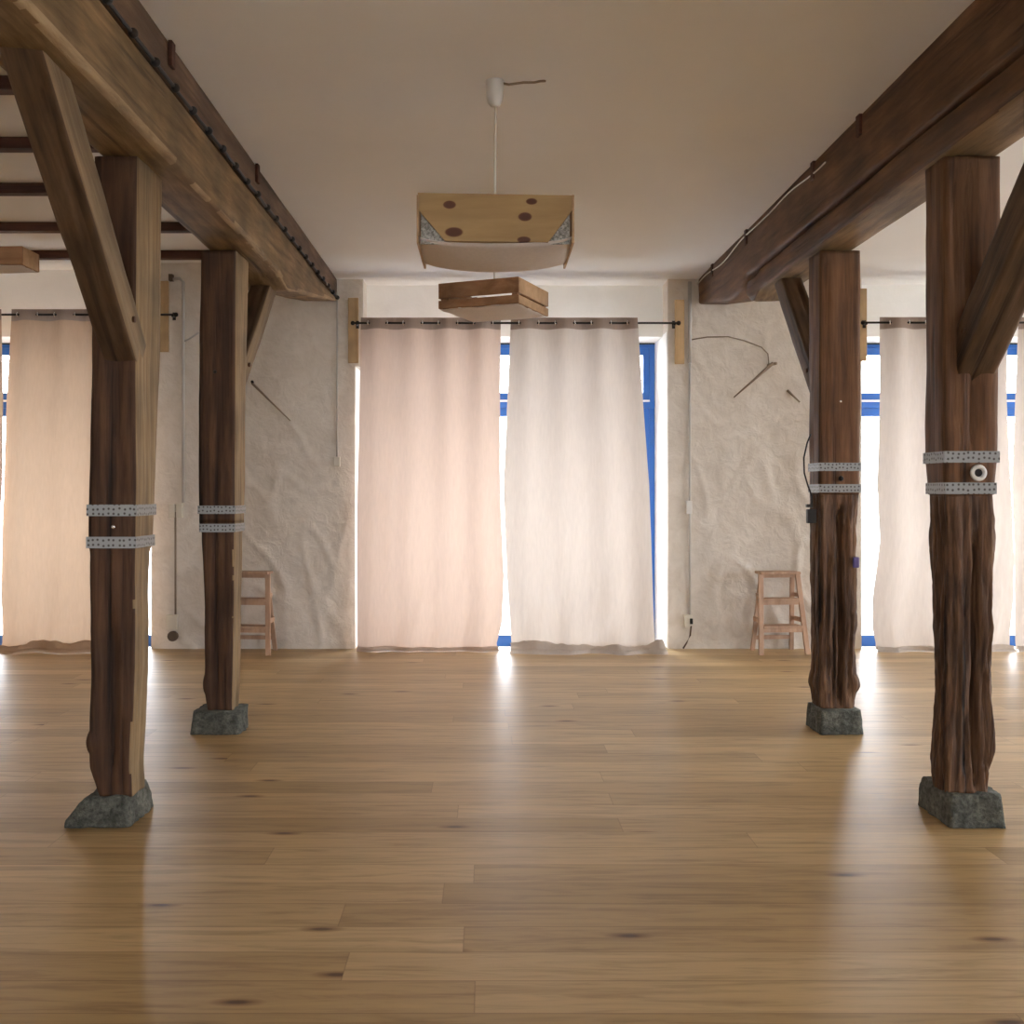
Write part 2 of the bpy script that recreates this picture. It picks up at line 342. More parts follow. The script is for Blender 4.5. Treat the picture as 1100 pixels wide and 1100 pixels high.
def door(i, x0, x1):
    root = struct(bpy.data.objects.new('door_%d' % i, None)); COL.objects.link(root); root.location = ((x0+x1)/2, 10.25, -.09)
    x0 += .012; x1 -= .012; y0, y1 = 10.21, 10.29; zt, z0 = 2.935, -.085
    fr = MB(); fr.box(x0, x0+.05, y0, y1, z0, zt); fr.box(x1-.05, x1, y0, y1, z0, zt); fr.box(x0+.05, x1-.05, y0, y1, zt-.045, zt)
    fr.box(x0, x1, y0-.01, y1, 2.29, 2.36); fr.build('door_frame', M['blue'], root, bevel=.004)
    wl = MB(); wl.box(x0+.05, x1-.05, y0-.016, y0-.008, 2.352, 2.372); wl.build('drip_strip', M['white_paint'], root)
    tb = MB(); tb.box(x0, x1+.0, y0-.012, y0-.002, zt-.012, zt+.004); tb.build('top_seal', M['black'], root)
    xm = (x0+x1)/2 + (.10 if i == 2 else 0)
    for a, b_ in ((x0+.05, xm), (xm, x1-.05)):
        lf = MB(); sw = .062; ya, yb = y0+.006, y1-.006
        for (za, zb, rt, rb) in ((2.36, zt-.045, .07, .085), (z0, 2.29, .08, .11)):
            lf.box(a, a+sw, ya, yb, za, zb); lf.box(b_-sw, b_, ya, yb, za, zb)
            lf.box(a+sw, b_-sw, ya, yb, zb-rt, zb); lf.box(a+sw, b_-sw, ya, yb, za, za+rb)
        L = lf.build('door_leaf', M['blue'], root, bevel=.004)
        gp = MB(); gp.box(a+sw, b_-sw, 10.245, 10.251, 2.36+.085, zt-.115); gp.box(a+sw, b_-sw, 10.245, 10.251, z0+.11, 2.21)
        G = gp.build('glass_pane', M['glass'], L, local=True)
        G.location = -Vector(root.location)
for i, (a, b_) in enumerate(NICHES): door(i+1, a, b_); portal(((a+b_)/2, 10.33, 1.43), (-math.pi/2, 0, 0), b_-a, 3.02)
def window(i, along, at, a, b_, z0, z1):
    r = struct(bpy.data.objects.new('window_%d' % i, None)); COL.objects.link(r)
    P = (lambda u0, u1, d0, d1, za, zb: (at+d0, at+d1, u0, u1, za, zb)) if along == 'y' else (lambda u0, u1, d0, d1, za, zb: (u0, u1, at+d0, at+d1, za, zb))
    r.location = (at, (a+b_)/2, z0) if along == 'y' else ((a+b_)/2, at, z0)
    fr = MB(); mid = (a+b_)/2
    for u0, u1 in ((a, a+.07), (b_-.07, b_), (mid-.05, mid+.05)): fr.box(*P(u0, u1, -.04, .04, z0, z1))
    for za, zb in ((z0, z0+.08), (z1-.07, z1), (2.2, 2.3)): fr.box(*P(a, b_, -.035, .035, za, zb))
    fr.build('window_frame', M['blue'], r)
    for u0, u1 in ((a+.07, mid-.05), (mid+.05, b_-.07)):
        gp = MB(); gp.box(*P(u0, u1, -.003, .003, z0+.08, z1-.07)); gp.build('glass_pane', M['glass'], r)
for i, (a, b_) in enumerate(RIGHT):
    window(i+1, 'y', XR+.22, a, b_, .1, 2.9); portal((XR+.36, (a+b_)/2, 1.5), (0, math.pi/2, 0), 2.8, b_-a)
for i, (a, b_) in enumerate(REAR_FILL):  # added rear openings that let in fill daylight
    window(i+4, 'x', YB-.18, a, b_, .3, 3.0); portal(((a+b_)/2, YB-.27, 1.65), (math.pi/2, 0, 0), b_-a, 2.7)

# ------------------------------------------------------------------ timber frame
def hewn(name, tab, z0, z1, material, parent, nz=60, k=9, rnd=.03, amp=.006, seed=0, rough=0, fissures=(), bumps=(), side_mat=None, calm=()):
    """upright hewn timber: tab = (z, xmin, xmax, ymin, ymax)"""
    m = MB(); pts = []
    for i in range(4*k):
        s_, t = divmod(i, k); t = t/k
        pts.append([(-1+2*t, -1), (1, -1+2*t), (1-2*t, 1), (-1, 1-2*t)][s_])
    n = len(pts)
    for j in range(nz+1):
        z = z0+(z1-z0)*j/nz; xa, xb, ya, yb = interp(tab, z); cx, cy_ = (xa+xb)/2, (ya+yb)/2; hx, hy = (xb-xa)/2, (yb-ya)/2
        for (a, b_) in pts:
            # rounded rectangle
            px, py = a*hx, b_*hy; r_ = rnd
            qx, qy = max(0, abs(px)-(hx-r_)), max(0, abs(py)-(hy-r_)); l = math.hypot(qx, qy)
            if qx > 0 and qy > 0:
                px = math.copysign(hx-r_+qx/l*max(qx, qy), px); py = math.copysign(hy-r_+qy/l*max(qx, qy), py)
            d = Vector((px, py, 0)).normalized()
            q = Vector((px*9+seed*7, py*9, z*1.6+seed)); dd = amp*noise.fractal(q, 1, 2, 3)
            if rough:
                q2 = Vector((px*38+seed, py*38, z*3.6)); dd += rough*noise.fractal(q2, .9, 2, 4)
            for (fx, wd, dp, za, zb) in fissures:           # deep splits down the front face
                if za < z < zb and b_ < -.5:
                    c_ = fx + .012*noise.noise(Vector((z*3, seed, fx*9))); u = (cx+px-c_)/wd
                    if abs(u) < 1:
                        e = min(1, (z-za)/.12, (zb-z)/.12); py += dp*(1-u*u)*e
            for zc in calm: dd *= min(1, .12+abs(z-zc)/.12)
            for (side, zc, wz, hb) in bumps:
                u = (z-zc)/wz
                if abs(u) < 1 and side*a > .5: dd += hb*(1-u*u)*(.6+.4*noise.noise(q*2))
            m.v.append((cx+px+d.x*dd, cy_+py+d.y*dd, z))
    for j in range(nz):
        for i in range(n): m.f.append((j*n+i, j*n+(i+1) % n, (j+1)*n+(i+1) % n, (j+1)*n+i))
    m.f += [tuple(range(n-1, -1, -1)), tuple(nz*n+i for i in range(n))]
    o = m.build(name, [material] + ([side_mat] if side_mat else []), parent, smooth=True)
    if side_mat:
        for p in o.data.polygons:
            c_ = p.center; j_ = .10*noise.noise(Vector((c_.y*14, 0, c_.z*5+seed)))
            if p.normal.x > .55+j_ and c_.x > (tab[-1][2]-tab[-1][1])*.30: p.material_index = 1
    return o

def strap(tab, zc, parent, h=.05, label=None, part='steel_strap'):
    xa, xb, ya, yb = interp(tab, zc); e = .002; t = .0025; m = MB(); xa += .001; xb -= .001
    for (x0, x1, y0, y1) in ((xa-e, xb+e, ya-e-t, ya-e), (xa-e, xb+e, yb+e, yb+e+t), (xa-e-t, xa-e, ya-e-t, yb+e+t), (xb+e, xb+e+t, ya-e-t, yb+e+t)):
        m.box(x0, x1, y0, y1, zc-h/2, zc+h/2)
    return m.build(part, M['strap'], parent)

PT = 2.915
def post(label, tab, zs, straps, mats, seed, low):
    b0 = tab[0][0]; xa, xb, ya, yb = interp(tab, b0)
    root = thing('timber_post', label, 'post', ((xa+xb)/2, (ya+yb)/2, b0), 'timber posts carrying the ceiling beams')
    hewn('upper_shaft', tab, zs, PT, mats[0], root, nz=70, amp=.006, seed=seed, rnd=low.get('rnd_up', .014), fissures=low.get('fu', ()), rough=.002, side_mat=low.get('side'), calm=straps)
    hewn('lower_shaft', tab, b0, zs, mats[1], root, nz=110, k=low.get('k', 14), amp=low.get('amp', .008), seed=seed+3, rnd=low.get('rnd', .014), rough=low.get('rough', .004),
         fissures=low.get('fl', ()), bumps=low.get('bumps', ()), side_mat=low.get('side'), calm=straps)
    for z in straps: strap(tab, z, root)
    return root
# near left
T_NL = [(.125,-1.70,-1.548,4.46,4.62),(.25,-1.735,-1.55,4.46,4.62),(.7,-1.735,-1.535,4.46,4.63),(1.18,-1.735,-1.533,4.46,4.66),(1.22,-1.745,-1.533,4.46,4.70),(1.5,-1.742,-1.53,4.46,4.73),
        (2.0,-1.73,-1.533,4.46,4.79),(2.92,-1.72,-1.525,4.46,4.82)]
p_nl = post('near left dark timber post with a side of paler wood and two steel straps', T_NL, 1.21, (1.372, 1.232), (M['post_dark'], M['post_dark']), 1,
     dict(side=M['post_pale'], bumps=((-1,.36,.05,.02),), fl=((-1.63,.012,.02,.2,.9),), fu=((-1.63,.01,.015,1.45,2.5),)))  # right side takes the paler wood
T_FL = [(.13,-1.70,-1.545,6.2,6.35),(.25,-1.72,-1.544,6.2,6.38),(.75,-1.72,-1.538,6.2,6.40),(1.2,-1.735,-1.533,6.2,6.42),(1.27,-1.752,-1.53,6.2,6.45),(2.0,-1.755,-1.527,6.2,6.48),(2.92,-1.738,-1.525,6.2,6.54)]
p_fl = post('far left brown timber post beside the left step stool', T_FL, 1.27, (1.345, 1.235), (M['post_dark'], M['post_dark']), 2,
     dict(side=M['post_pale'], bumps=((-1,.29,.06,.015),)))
T_NR = [(.14,2.0,2.19,4.46,4.62),(.3,1.998,2.21,4.46,4.64),(.7,2.01,2.205,4.46,4.63),(1.2,2.0,2.215,4.46,4.64),(1.45,1.995,2.21,4.46,4.65),(1.6,1.99,2.225,4.46,4.67),(2.92,1.99,2.24,4.46,4.67)]
p_nr = post('near right reddish timber post with a washer between its steel straps', T_NR, 1.44, (1.605, 1.468), (M['post_red'], M['post_low']), 3,
     dict(amp=.011, rough=.014, rnd=.03, fl=((2.125,.02,.06,.14,1.3),(2.055,.009,.03,.3,.8),(2.17,.009,.03,.14,.7),(2.03,.007,.02,.6,1.25),(2.09,.006,.02,.14,.5),(2.085,.007,.022,.7,1.2),(2.15,.006,.018,.6,1.0),(2.19,.006,.02,.2,1.1)), fu=((2.125,.010,.06,1.62,2.02),(2.105,.011,.05,2.1,2.9),(2.04,.012,.02,1.7,2.9)),
          k=26, bumps=((1,.40,.14,.012),)))
T_FR = [(.14,2.02,2.225,6.2,6.38),(.27,2.01,2.245,6.2,6.40),(.5,2.015,2.225,6.2,6.39),(.75,2.015,2.245,6.2,6.40),(1.25,2.01,2.24,6.2,6.40),(1.45,2.01,2.255,6.2,6.41),(2.0,2.01,2.26,6.2,6.42),(2.92,2.018,2.26,6.2,6.44)]
p_fr = post('far right reddish timber post with a hanging cable switch on its left side', T_FR, 1.44, (1.605, 1.475), (M['post_red'], M['post_low']), 4,
     dict(amp=.009, rough=.011, rnd=.028, k=26, fl=((2.135,.02,.07,.14,1.38),(2.06,.008,.025,.3,1.1),(2.095,.007,.02,.14,.7),(2.19,.008,.025,.2,.8),(2.17,.006,.02,.7,1.3)), bumps=((1,.29,.06,.025),(-1,.29,.06,.012),(1,.66,.07,.014)), fu=((2.04,.01,.02,1.6,2.9),)))
# washer, bolts, mark
m = MB(); m.torus((2.128, 4.441, 1.535), (0,1,0), .027, .010, 24, 8); wa = m.build('washer', M['white'], p_nr, smooth=True)
m = MB(); m.tube([(2.128,4.462,1.535),(2.128,4.442,1.535)], .018, 14); bo = m.build('bolt', M['iron'], p_nr); bo.parent = wa
m = MB(); m.ball((-1.628, 4.452, 1.30), .010); m.build('bolt', M['chrome'], p_nl, smooth=True)
m = MB(); m.ball((2.135, 6.196, 2.0), .009); m.build('bolt', M['chrome'], p_fr, smooth=True)
m = MB(); m.ball((2.135, 6.19, 1.535), .016); m.build('bolt', M['iron'], p_fr, smooth=True)
m = MB(); m.ball((-1.65, 6.192, 2.18), .011); m.build('bolt', M['iron'], p_fl, smooth=True)
m = MB(); m.box(2.205, 2.243, 6.178, 6.192, .995, 1.06); m.build('paint_spot', M['mauve'], p_fr, bevel=.006)

def plinth(label, tab, seed):
    z1 = tab[-1][0]; xa, xb, ya, yb = tab[0][1:]
    o = hewn('stone_plinth', tab, 0.001, z1, M['stone'], None, nz=14, k=16, rnd=.022, amp=.012, seed=seed, rough=.009)
    for v in o.data.vertices:
        if v.co.z > z1-.02: v.co.z += .010*noise.noise(v.co*14)
    return tag(o, label, 'stone block', 'stone blocks under the posts')
plinth('grey stone block under the near left post', [(0,-1.83,-1.545,4.42,4.76),(.03,-1.825,-1.548,4.42,4.75),(.1,-1.775,-1.553,4.425,4.73),(.128,-1.745,-1.555,4.43,4.72)], 11)
plinth('grey stone block under the far left post', [(0,-1.785,-1.485,6.12,6.40),(.132,-1.765,-1.49,6.13,6.39)], 12)
plinth('lichen-spotted stone block under the near right post', [(0,1.995,2.245,4.42,4.76),(.10,1.995,2.235,4.425,4.74),(.143,2.005,2.225,4.43,4.72)], 13)
plinth('lichen-spotted stone block under the far right post', [(0,1.985,2.255,6.12,6.40),(.142,1.99,2.245,6.13,6.40)], 14)

def girder(name, x0, x1, prof, y0, y1, material, label, seed, ny=150, amp=.007, second=None):
    """beam along y; prof(y) -> (zmin, zmax)"""
    m = MB(); TS = (0, .035, .1, .3, .5, .7, .9, .965); k = len(TS); pts = []
    for i in range(4*k):
        s_, t = divmod(i, k); t = TS[t]
        pts.append([(-1+2*t, -1), (1, -1+2*t), (1-2*t, 1), (-1, 1-2*t)][s_])
    n = len(pts)
    for j in range(ny+1):
        y = y0+(y1-y0)*j/ny; za, zb = prof(y); cx, cz = (x0+x1)/2, (za+zb)/2; hx, hz = (x1-x0)/2, (zb-za)/2
        for a, b_ in pts:
            px, pz = a*hx, b_*hz; r_ = min(.028, hz*.6)
            qx, qz = max(0, abs(px)-(hx-r_)), max(0, abs(pz)-(hz-r_)); l = math.hypot(qx, qz)
            if qx > 0 and qz > 0:
                px = math.copysign(hx-r_+qx/l*max(qx, qz), px); pz = math.copysign(hz-r_+qz/l*max(qx, qz), pz)
            dd = amp*noise.fractal(Vector((px*6+seed*5, y*1.1, pz*6)), 1, 2, 4); d = Vector((px, 0, pz)).normalized()
            m.v.append((cx+px+d.x*dd, y, cz+pz+d.z*dd))
    for j in range(ny):
        for i in range(n): m.f.append((j*n+i, j*n+(i+1) % n, (j+1)*n+(i+1) % n, (j+1)*n+i))
    m.f += [tuple(range(n-1, -1, -1)), tuple(ny*n+i for i in range(n))]
    o = m.build(name, [material] + ([second[0]] if second else []), smooth=True)
    if second:
        for p in o.data.polygons:
            if second[1](p.normal, p.center): p.material_index = 1
    return tag(o, label, 'beam', 'long timber beams under the ceiling')
def gl(y):
    if y < 6.85: return (2.92, 3.235)
    if y < 7.15: return (2.92-.06*(y-6.85)/.3, 3.235)
    return (2.86+(3.215-2.86)*(y-7.15)/2.3, 3.237)
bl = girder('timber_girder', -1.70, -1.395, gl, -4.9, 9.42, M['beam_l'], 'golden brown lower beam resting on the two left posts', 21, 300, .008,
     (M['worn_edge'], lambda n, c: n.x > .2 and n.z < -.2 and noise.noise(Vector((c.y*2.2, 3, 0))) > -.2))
bu = girder('ceiling_beam', -1.72, -1.40, lambda y: (3.247, 3.445), -4.9, 9.5, M['beam_up'], 'weathered upper beam between left girder and ceiling', 22, amp=.004)
def gr(y):
    if y < 7.45: return (2.92, 3.075)
    u = (y-7.45)/.35; return (2.92-.06*min(1, u*2.2)+.1*max(0, u-.5)*2, 3.055)
br = girder('timber_girder', 1.965, 2.235, gr, -4.9, 7.76, M['beam_r'], 'brown lower beam resting on the two right posts', 23, 150, .007, (M['beam_l'], lambda n, c: n.z < -.8))
def gru(y):
    if y < 8.3: return (3.088 if y < 7.78 else 3.088-.083*min(1, (y-7.78)/.1), 3.445)
    return (3.005+.19*(y-8.3)/1.2, 3.445)
bru = girder('ceiling_beam', 1.955, 2.235, gru, -4.9, 9.5, M['beam_r'], 'dark brown upper beam between right girder and ceiling', 24)
def stub(x, y, parent):
    s = 1 if x < 0 else -1
    m = MB(); m.box(min(x, x+s*.018), max(x, x+s*.018), y, y+.055, CZ-.11, CZ+.005); m.build('joist_stub', M['joist'], parent, bevel=.004)
for y in (3.6, 4.48, 6.16): stub(-1.40, y, bu)
for y in (5.35, 6.11, 7.7, 8.86): stub(1.958, y, bru)

def brace(label, p0, p1, w, d, seed, side=None):
    """p0/p1 on the centre line; the timber is built along its own z"""
    p0 = Vector(p0); p1 = Vector(p1); t = (p1-p0).normalized(); L = (p1-p0).length
    ax = (Vector((1,0,0)) - t*t.x).normalized(); ay = t.cross(ax)
    root = thing('diagonal_brace', label, 'beam', tuple(p0), 'diagonal braces')
    root.rotation_euler = Matrix((ax, ay, t)).transposed().to_euler()
    tab = [(0, -w/2, w/2, -d/2, d/2), (L*.5, -w/2-.004, w/2+.002, -d/2, d/2+.004), (L, -w/2, w/2, -d/2, d/2)]
    bt = hewn('brace_timber', tab, 0, L, M['brace'], None, nz=40, rnd=.012, amp=.005, seed=seed, rough=.0025, fissures=((.02, .008, .02, .1, L*.9),), side_mat=side); bt.parent = root
    pg = MB(); pg.tube([(-w/2-.012, 0, L*.14), (w/2+.012, 0, L*.14)], .014, 10); pg.build('wooden_peg', M['post_dark'], root, local=True)
    return root
brace('slanting brace from the near left post towards the viewer', (-1.605,4.55,2.06), (-1.545,3.40,3.02), .145, .17, 1, M['brace_pale'])
brace('slanting brace from the near right post towards the viewer', (2.135,4.55,2.0), (2.12,3.42,3.02), .17, .17, 2)
brace('short brace behind the far left post', (-1.605,6.44,2.16), (-1.565,7.22,2.93), .14, .15, 3, M['brace_pale'])
brace('short brace behind the far right post', (2.09,6.36,2.1), (2.09,7.16,2.95), .14, .15, 4)

for y, lab in ((5.23,'dark ceiling joist nearest the viewer in the left bay'), (6.13,'second dark ceiling joist from the viewer in the left bay'),
               (7.04,'middle one of the dark ceiling joists in the left bay'), (8.06,'second dark ceiling joist from the window wall in the left bay'),
               (9.0,'dark ceiling joist closest to the window wall in the left bay')):
    if y == 7.04: lab = 'third of five dark ceiling joists counted from the viewer, left bay'
    m = MB(); m.box(XL, -1.72, y, y+.085, CZL-.07, CZL+.02)
    tag(m.build('ceiling_joist', M['joist'], bevel=.006), lab, 'beam', 'joists of the left bay ceiling')

# cable with knots along the left beam, wire on the right beam
cab = thing('knotted_cable', 'black knotted cable along the left beam', 'cable', (-1.385, 3, 3.238))
pts = [(-1.383, y*.1, 3.238+.006*noise.noise(Vector((y*.4, 0, 0)))) for y in range(28, 95)]
m = MB(); m.tube(pts, .0085, 8); m.build('cable_line', M['black'], cab, smooth=True)
for i in range(25):
    y = 2.9+.27*i; m = MB(); m.ball((-1.378, y, 3.236+.006*noise.noise(Vector((y*4, 0, 0)))), .02); m.build('knot', M['black'], cab, smooth=True)
m = MB(); m.tube([(1.945, y, 3.395+.014*math.sin(y*5)-.03*abs(math.sin(y*1.3))) for y in [5.9+.12*i for i in range(31)]], .005, 6)
tag(m.build('loose_wire', M['cream'], smooth=True), 'thin pale wire along the top of the right beam', 'wire')
m = MB(); m.tube([(-1.375, 9.0, 3.27), (-1.37, 9.25, 3.25), (-1.37, 9.44, 3.24), (-1.37, 9.47, 3.2), (-1.37, 9.47, 1.78)], .009, 8)
cd_l = thing('wall_conduit', 'thin dark wall cable left of the central window', 'conduit', (-1.40, 9.47, 1.7))
m = MB(); m.tube([(-1.395, 9.485, 3.3), (-1.395, 9.485, 1.78)], .008, 8); m.build('pipe', M['grey'], cd_l, smooth=True)
m = MB(); m.box(-1.425, -1.365, 9.455, 9.495, 1.69, 1.78); m.build('junction_box', M['cream'], cd_l, bevel=.006)

# ------------------------------------------------------------------ curtains
YC = 9.40
def PX(px, Y=YC): return (px-524)*Y/1100
def PZ(py, Y=YC): return 1.45+(529-py)*Y/1100
def curtain(label, L, R, nf, zrod, material, puddle, seed, ncol=140, hem=0.004, group='linen curtains of the window wall'):
    ztop = zrod+.05; nz = 110
    Lt = [(PZ(y), PX(x)) for y, x in L][::-1]; Rt = [(PZ(y), PX(x)) for y, x in R][::-1]
    root = thing('curtain', label, 'curtain', ((Lt[0][1]+Rt[0][1])/2, YC, 0.0), group)
    prof = lambda z: (interp(Lt, z)[0], interp(Rt, z)[0])
    def pt(u, z, back=0):
        xl, xr = prof(max(z, 0.03)); v = max(0, min(1, (ztop-z)/ztop))
        A = .040*max(.30, 1-v*2.6)+.006
        x = xl+(xr-xl)*(u + .012*v*noise.noise(Vector((u*4+seed, v*3, 0))))
        uu = u + .03*v*noise.noise(Vector((u*3, v*2.2, seed)))
        y = YC + A*math.cos(2*math.pi*nf*uu)
        y += .030*v*noise.noise(Vector((u*5.5+seed*3, v*1.1, 2))) + .012*v*noise.fractal(Vector((u*9+v*2.5, v*5+seed, 7)), 1, 2, 3)
        low = max(0, (v-.72)/.28); y += .035*low*noise.noise(Vector((u*6+v*5, v*7, seed+5)))
        return x, y - .03*v, z
    hz = zrod-.055
    sag = lambda u: .012*math.cos(2*math.pi*nf*u)
    h = MB(); h.grid(lambda u, v: (lambda p: (p[0], p[1], p[2]+sag(u)*(1-v)*.7))(pt(u, ztop-(ztop-hz)*v)), ncol, 5)
    hb = h.build('header_band', M['header'], root, smooth=True, fix=False)
    m = MB(); zb = hem if not puddle else .07
    rows = [hz-(hz-zb)*(j/nz) for j in range(nz+1)]
    V = [];
    for z in rows:
        for i in range(ncol+1):
            u = i/ncol; p = pt(u, z); dz = 0
            if not puddle and z < .3: dz = .03*max(0, noise.noise(Vector((u*3.2+seed, 1.5, seed))))*(1-z/.3)
            V.append((p[0], p[1], p[2]+dz))
    nr = len(rows)
    if puddle:
        for (dy, z, am) in ((-.02,.045,.004),(-.05,.03,.004),(-.075,.045,.02),(-.095,.085,.03),(-.12,.105,.03),(-.15,.09,.03),(-.18,.055,.025),(-.20,.04,.015),(-.215,.045,.018),(-.235,.02,.01),(-.245,.0005,0)):
            for i in range(ncol+1):
                u = i/ncol; p = pt(u, .07); k_ = puddle*(.8+.45*noise.noise(Vector((u*5+seed, z*3, 3))))
                V.append((p[0]+.09*(u-.15)*(-dy/.2)*puddle + .014*noise.noise(Vector((u*18, dy*30, seed))), p[1]+dy*k_, max(.0005, z*(.3+.7*puddle)*(.85+.5*noise.noise(Vector((u*4+seed*3, 1, dy*4))))+am*puddle*noise.fractal(Vector((u*9+seed, dy*12, 8)), 1, 2, 3))))
            nr += 1
    m.add(V, [(j*(ncol+1)+i, j*(ncol+1)+i+1, (j+1)*(ncol+1)+i+1, (j+1)*(ncol+1)+i) for j in range(nr-1) for i in range(ncol)])
    c_ = m.build('cloth', material, root, smooth=True, fix=False)
    for k_ in range(int(nf*2)):
        u = (k_+.5)/(2*nf)
        if u > 1: break
        x, y, z = pt(u, zrod)
        t = MB(); t.torus((x, YC, zrod), (1, .5*(1 if k_ % 2 else -1), 0), .021, .0055, 16, 6); e_ = t.build('eyelet', M['chrome'], root, smooth=True); e_.parent = hb
    return root
ZR_C, ZR_L, ZR_R = PZ(347), PZ(338), PZ(346.5)
curtain('rose linen curtain left of the gap in the central window', [(340,387),(430,386),(520,384.5),(620,383),(700,384.5)], [(340,538),(430,537),(520,538),(620,541),(670,539),(700,531)], 4, ZR_C, M['cloth_pink'], .25, 1)
curtain('cream linen curtain right of the gap in the central window, hem bunched on floor', [(340,549),(430,545),(520,541),(620,544),(700,550)], [(340,684),(430,690),(520,697),(620,700),(700,703)], 3.5, ZR_C, M['cloth_cream'], 1.0, 2)
curtain('tan linen curtain partly behind the near left post', [(340,10),(430,6.5),(520,4),(620,1),(700,3)], [(340,150),(520,152),(700,157)], 3.5, ZR_L, M['cloth_tan'], .8, 3)
curtain('tan linen curtain cut off by the left photo edge', [(340,-150),(700,-145)], [(340,4),(430,5),(520,4),(620,-1),(700,-4)], 3.5, ZR_L, M['cloth_tan'], .3, 4)
curtain('pale linen curtain seen between the two right posts', [(340,947),(430,945.5),(520,943),(580,945),(645,936),(675,936),(700,942)], [(340,1080),(430,1080),(520,1084),(600,1088),(650,1087),(700,1083)], 3.5, ZR_R, M['cloth_cream'], .35, 5)
curtain('pale linen curtain cut off by the right photo edge', [(340,1097),(430,1091),(520,1087),(620,1089),(700,1090)], [(340,1235),(700,1240)], 3.5, ZR_R, M['cloth_cream'], .35, 6)

def rod(label, x0, x1, z, balls):
    root = thing('curtain_rod', label, 'curtain rod', ((x0+x1)/2, YC, z), 'black curtain rods')
    m = MB(); m.tube([(x0, YC, z), (x1, YC, z)], .0095, 10); pole = m.build('pole', M['iron'], root, smooth=True)
    for x in balls: m = MB(); m.ball((x, YC, z), .021); fi = m.build('finial', M['iron'], root, smooth=True); fi.parent = pole
    for x in balls:
        xb = x+.02 if x > (x0+x1)/2 else x-.02
        xb = x - .035 if x > (x0+x1)/2 else x + .035
        m = MB(); m.tube([(xb, 9.468, z-.012), (xb, YC, z-.012)], .008, 8); m.box(xb-.014, xb+.014, 9.460, 9.469, z-.04, z+.03); m.build('bracket', M['iron'], root)
    return root
rod('black curtain rod across the central window', PX(380), PX(728), ZR_C, (PX(379), PX(729)))
rod('black curtain rod of the left bay window', -6.1, PX(188), ZR_L, (-6.12, PX(189)))
rod('black curtain rod of the right bay window', PX(927), 6.55, ZR_R, (PX(927), 6.57))
def board(label, x0, x1, z0, z1):
    m = MB(); m.box(x0, x1, 9.470, 9.4995, z0, z1); tag(m.build('mounting_board', M['board'], bevel=.004), label, 'board', 'boards behind the rod ends')
BW = lambda px: (px-524)*9.48/1100
BZ = lambda py: 1.45+(529-py)*9.48/1100
board('upright pine board at the left end of the central curtain rod', BW(374), BW(385), BZ(390), BZ(320))
board('upright pine board at the right end of the central curtain rod', BW(725), BW(735), BZ(391), BZ(322))
board('upright pine board beside the near left post', BW(169), BW(181), BZ(378), BZ(302))
board('upright pine board beside the far right post', BW(922), BW(931), BZ(388), BZ(310))

# ------------------------------------------------------------------ pendant lamps
L1 = thing('pendant_lamp', 'larger pendant lamp with knotty board front and white paper underside', 'lamp', (.035, 4.93, 2.7), 'crate pendant lamps')
def lamp_cord(root, x, y, zb, r=.006):
    m = MB(); m.lathe((x, y, CZ-.125), [(.012,0),(.022,.004),(.036,.022),(.042,.05),(.045,.125)], 20); m.build('ceiling_rose', M['white'], root, smooth=True)
    m = MB(); m.tube([(x-.004, y, zb-.01), (x, y, CZ-.3), (x+.002, y, CZ-.11)], r, 8); m.build('cord', M['cream'], root, smooth=True)
lamp_cord(L1, .035, 4.93, 2.79)
hw, fy, by = .355, 4.68, 5.22; zt, zb = 2.82, 2.59
def trap(m, y0, y1):
    vs = []
    for y in (y0, y1): vs += [(-hw, y, zt), (hw, y, zt-.012), (hw, y, zt-.075), (hw-.115, y, zb+.003), (-hw+.125, y, zb+.01), (-hw, y, zt-.075)]
    n = 6; m.add([(a+.035, b_, c_) for a, b_, c_ in vs], [tuple(range(n)), tuple(range(2*n-1, n-1, -1))]+[(i, (i+1) % n, n+(i+1) % n, n+i) for i in range(n)])
m = MB(); trap(m, fy, fy+.02)
fb = m.build('knotty_board', M['knotty'], L1)
cen = Vector((.035, fy, (zt+zb)/2)); fb.location = cen - Vector(L1.location)
for v in fb.data.vertices: v.co = v.co + Vector(L1.location) - cen
m = MB(); trap(m, by-.02, by); fb2 = m.build('knotty_board', M['knotty'], L1); fb2.location = cen - Vector(L1.location)
for v in fb2.data.vertices: v.co = v.co + Vector(L1.location) - cen
for s in (-1, 1):
    m = MB(); x = .035+s*hw; m.box(x-.005, x+.005, fy, by, zb, zt-.01); m.build('side_board', M['ply'], L1)
    m = MB(); a = .035+s*(hw-.013); b_ = .035+s*(hw-.135)
    for yy in (fy+.022,):
        m.add([(a, yy, zb), (b_, yy, zb), (a, yy, zt-.06), (a, yy+.006, zb), (b_, yy+.006, zb), (a, yy+.006, zt-.06)], [(0,1,2),(5,4,3),(0,3,4,1),(1,4,5,2),(2,5,3,0)])
    m.build('wire_gauze', M['gauze'], L1)
m = MB()
def sag(u, v):
    x = .035-hw+2*hw*u; y = fy+.004+(by-fy)*v
    return (x, y, zb+.012-.055*math.sin(math.pi*v)**.7*math.sin(math.pi*(.08+.84*u))**.6 - .012*math.sin(math.pi*u) + .02*abs(2*u-1)**6)
m.grid(sag, 30, 20); pp = m.build('paper_diffuser', M['paper'], L1, smooth=True, fix=False)
sm = pp.modifiers.new('thick', 'SOLIDIFY'); sm.thickness = .002
m = MB(); m.box(.035-.3, .035+.3, 4.92, 4.94, zt-.04, zt-.02); m.build('cross_bar', M['ply'], L1)
hk = MB(); hk.tube([(.06,4.93,CZ-.008),(.1,4.9,CZ-.028),(.17,4.87,CZ-.03),(.22,4.86,CZ-.034),(.25,4.88,CZ-.02),(.275,4.92,CZ-.003)], .006, 8)
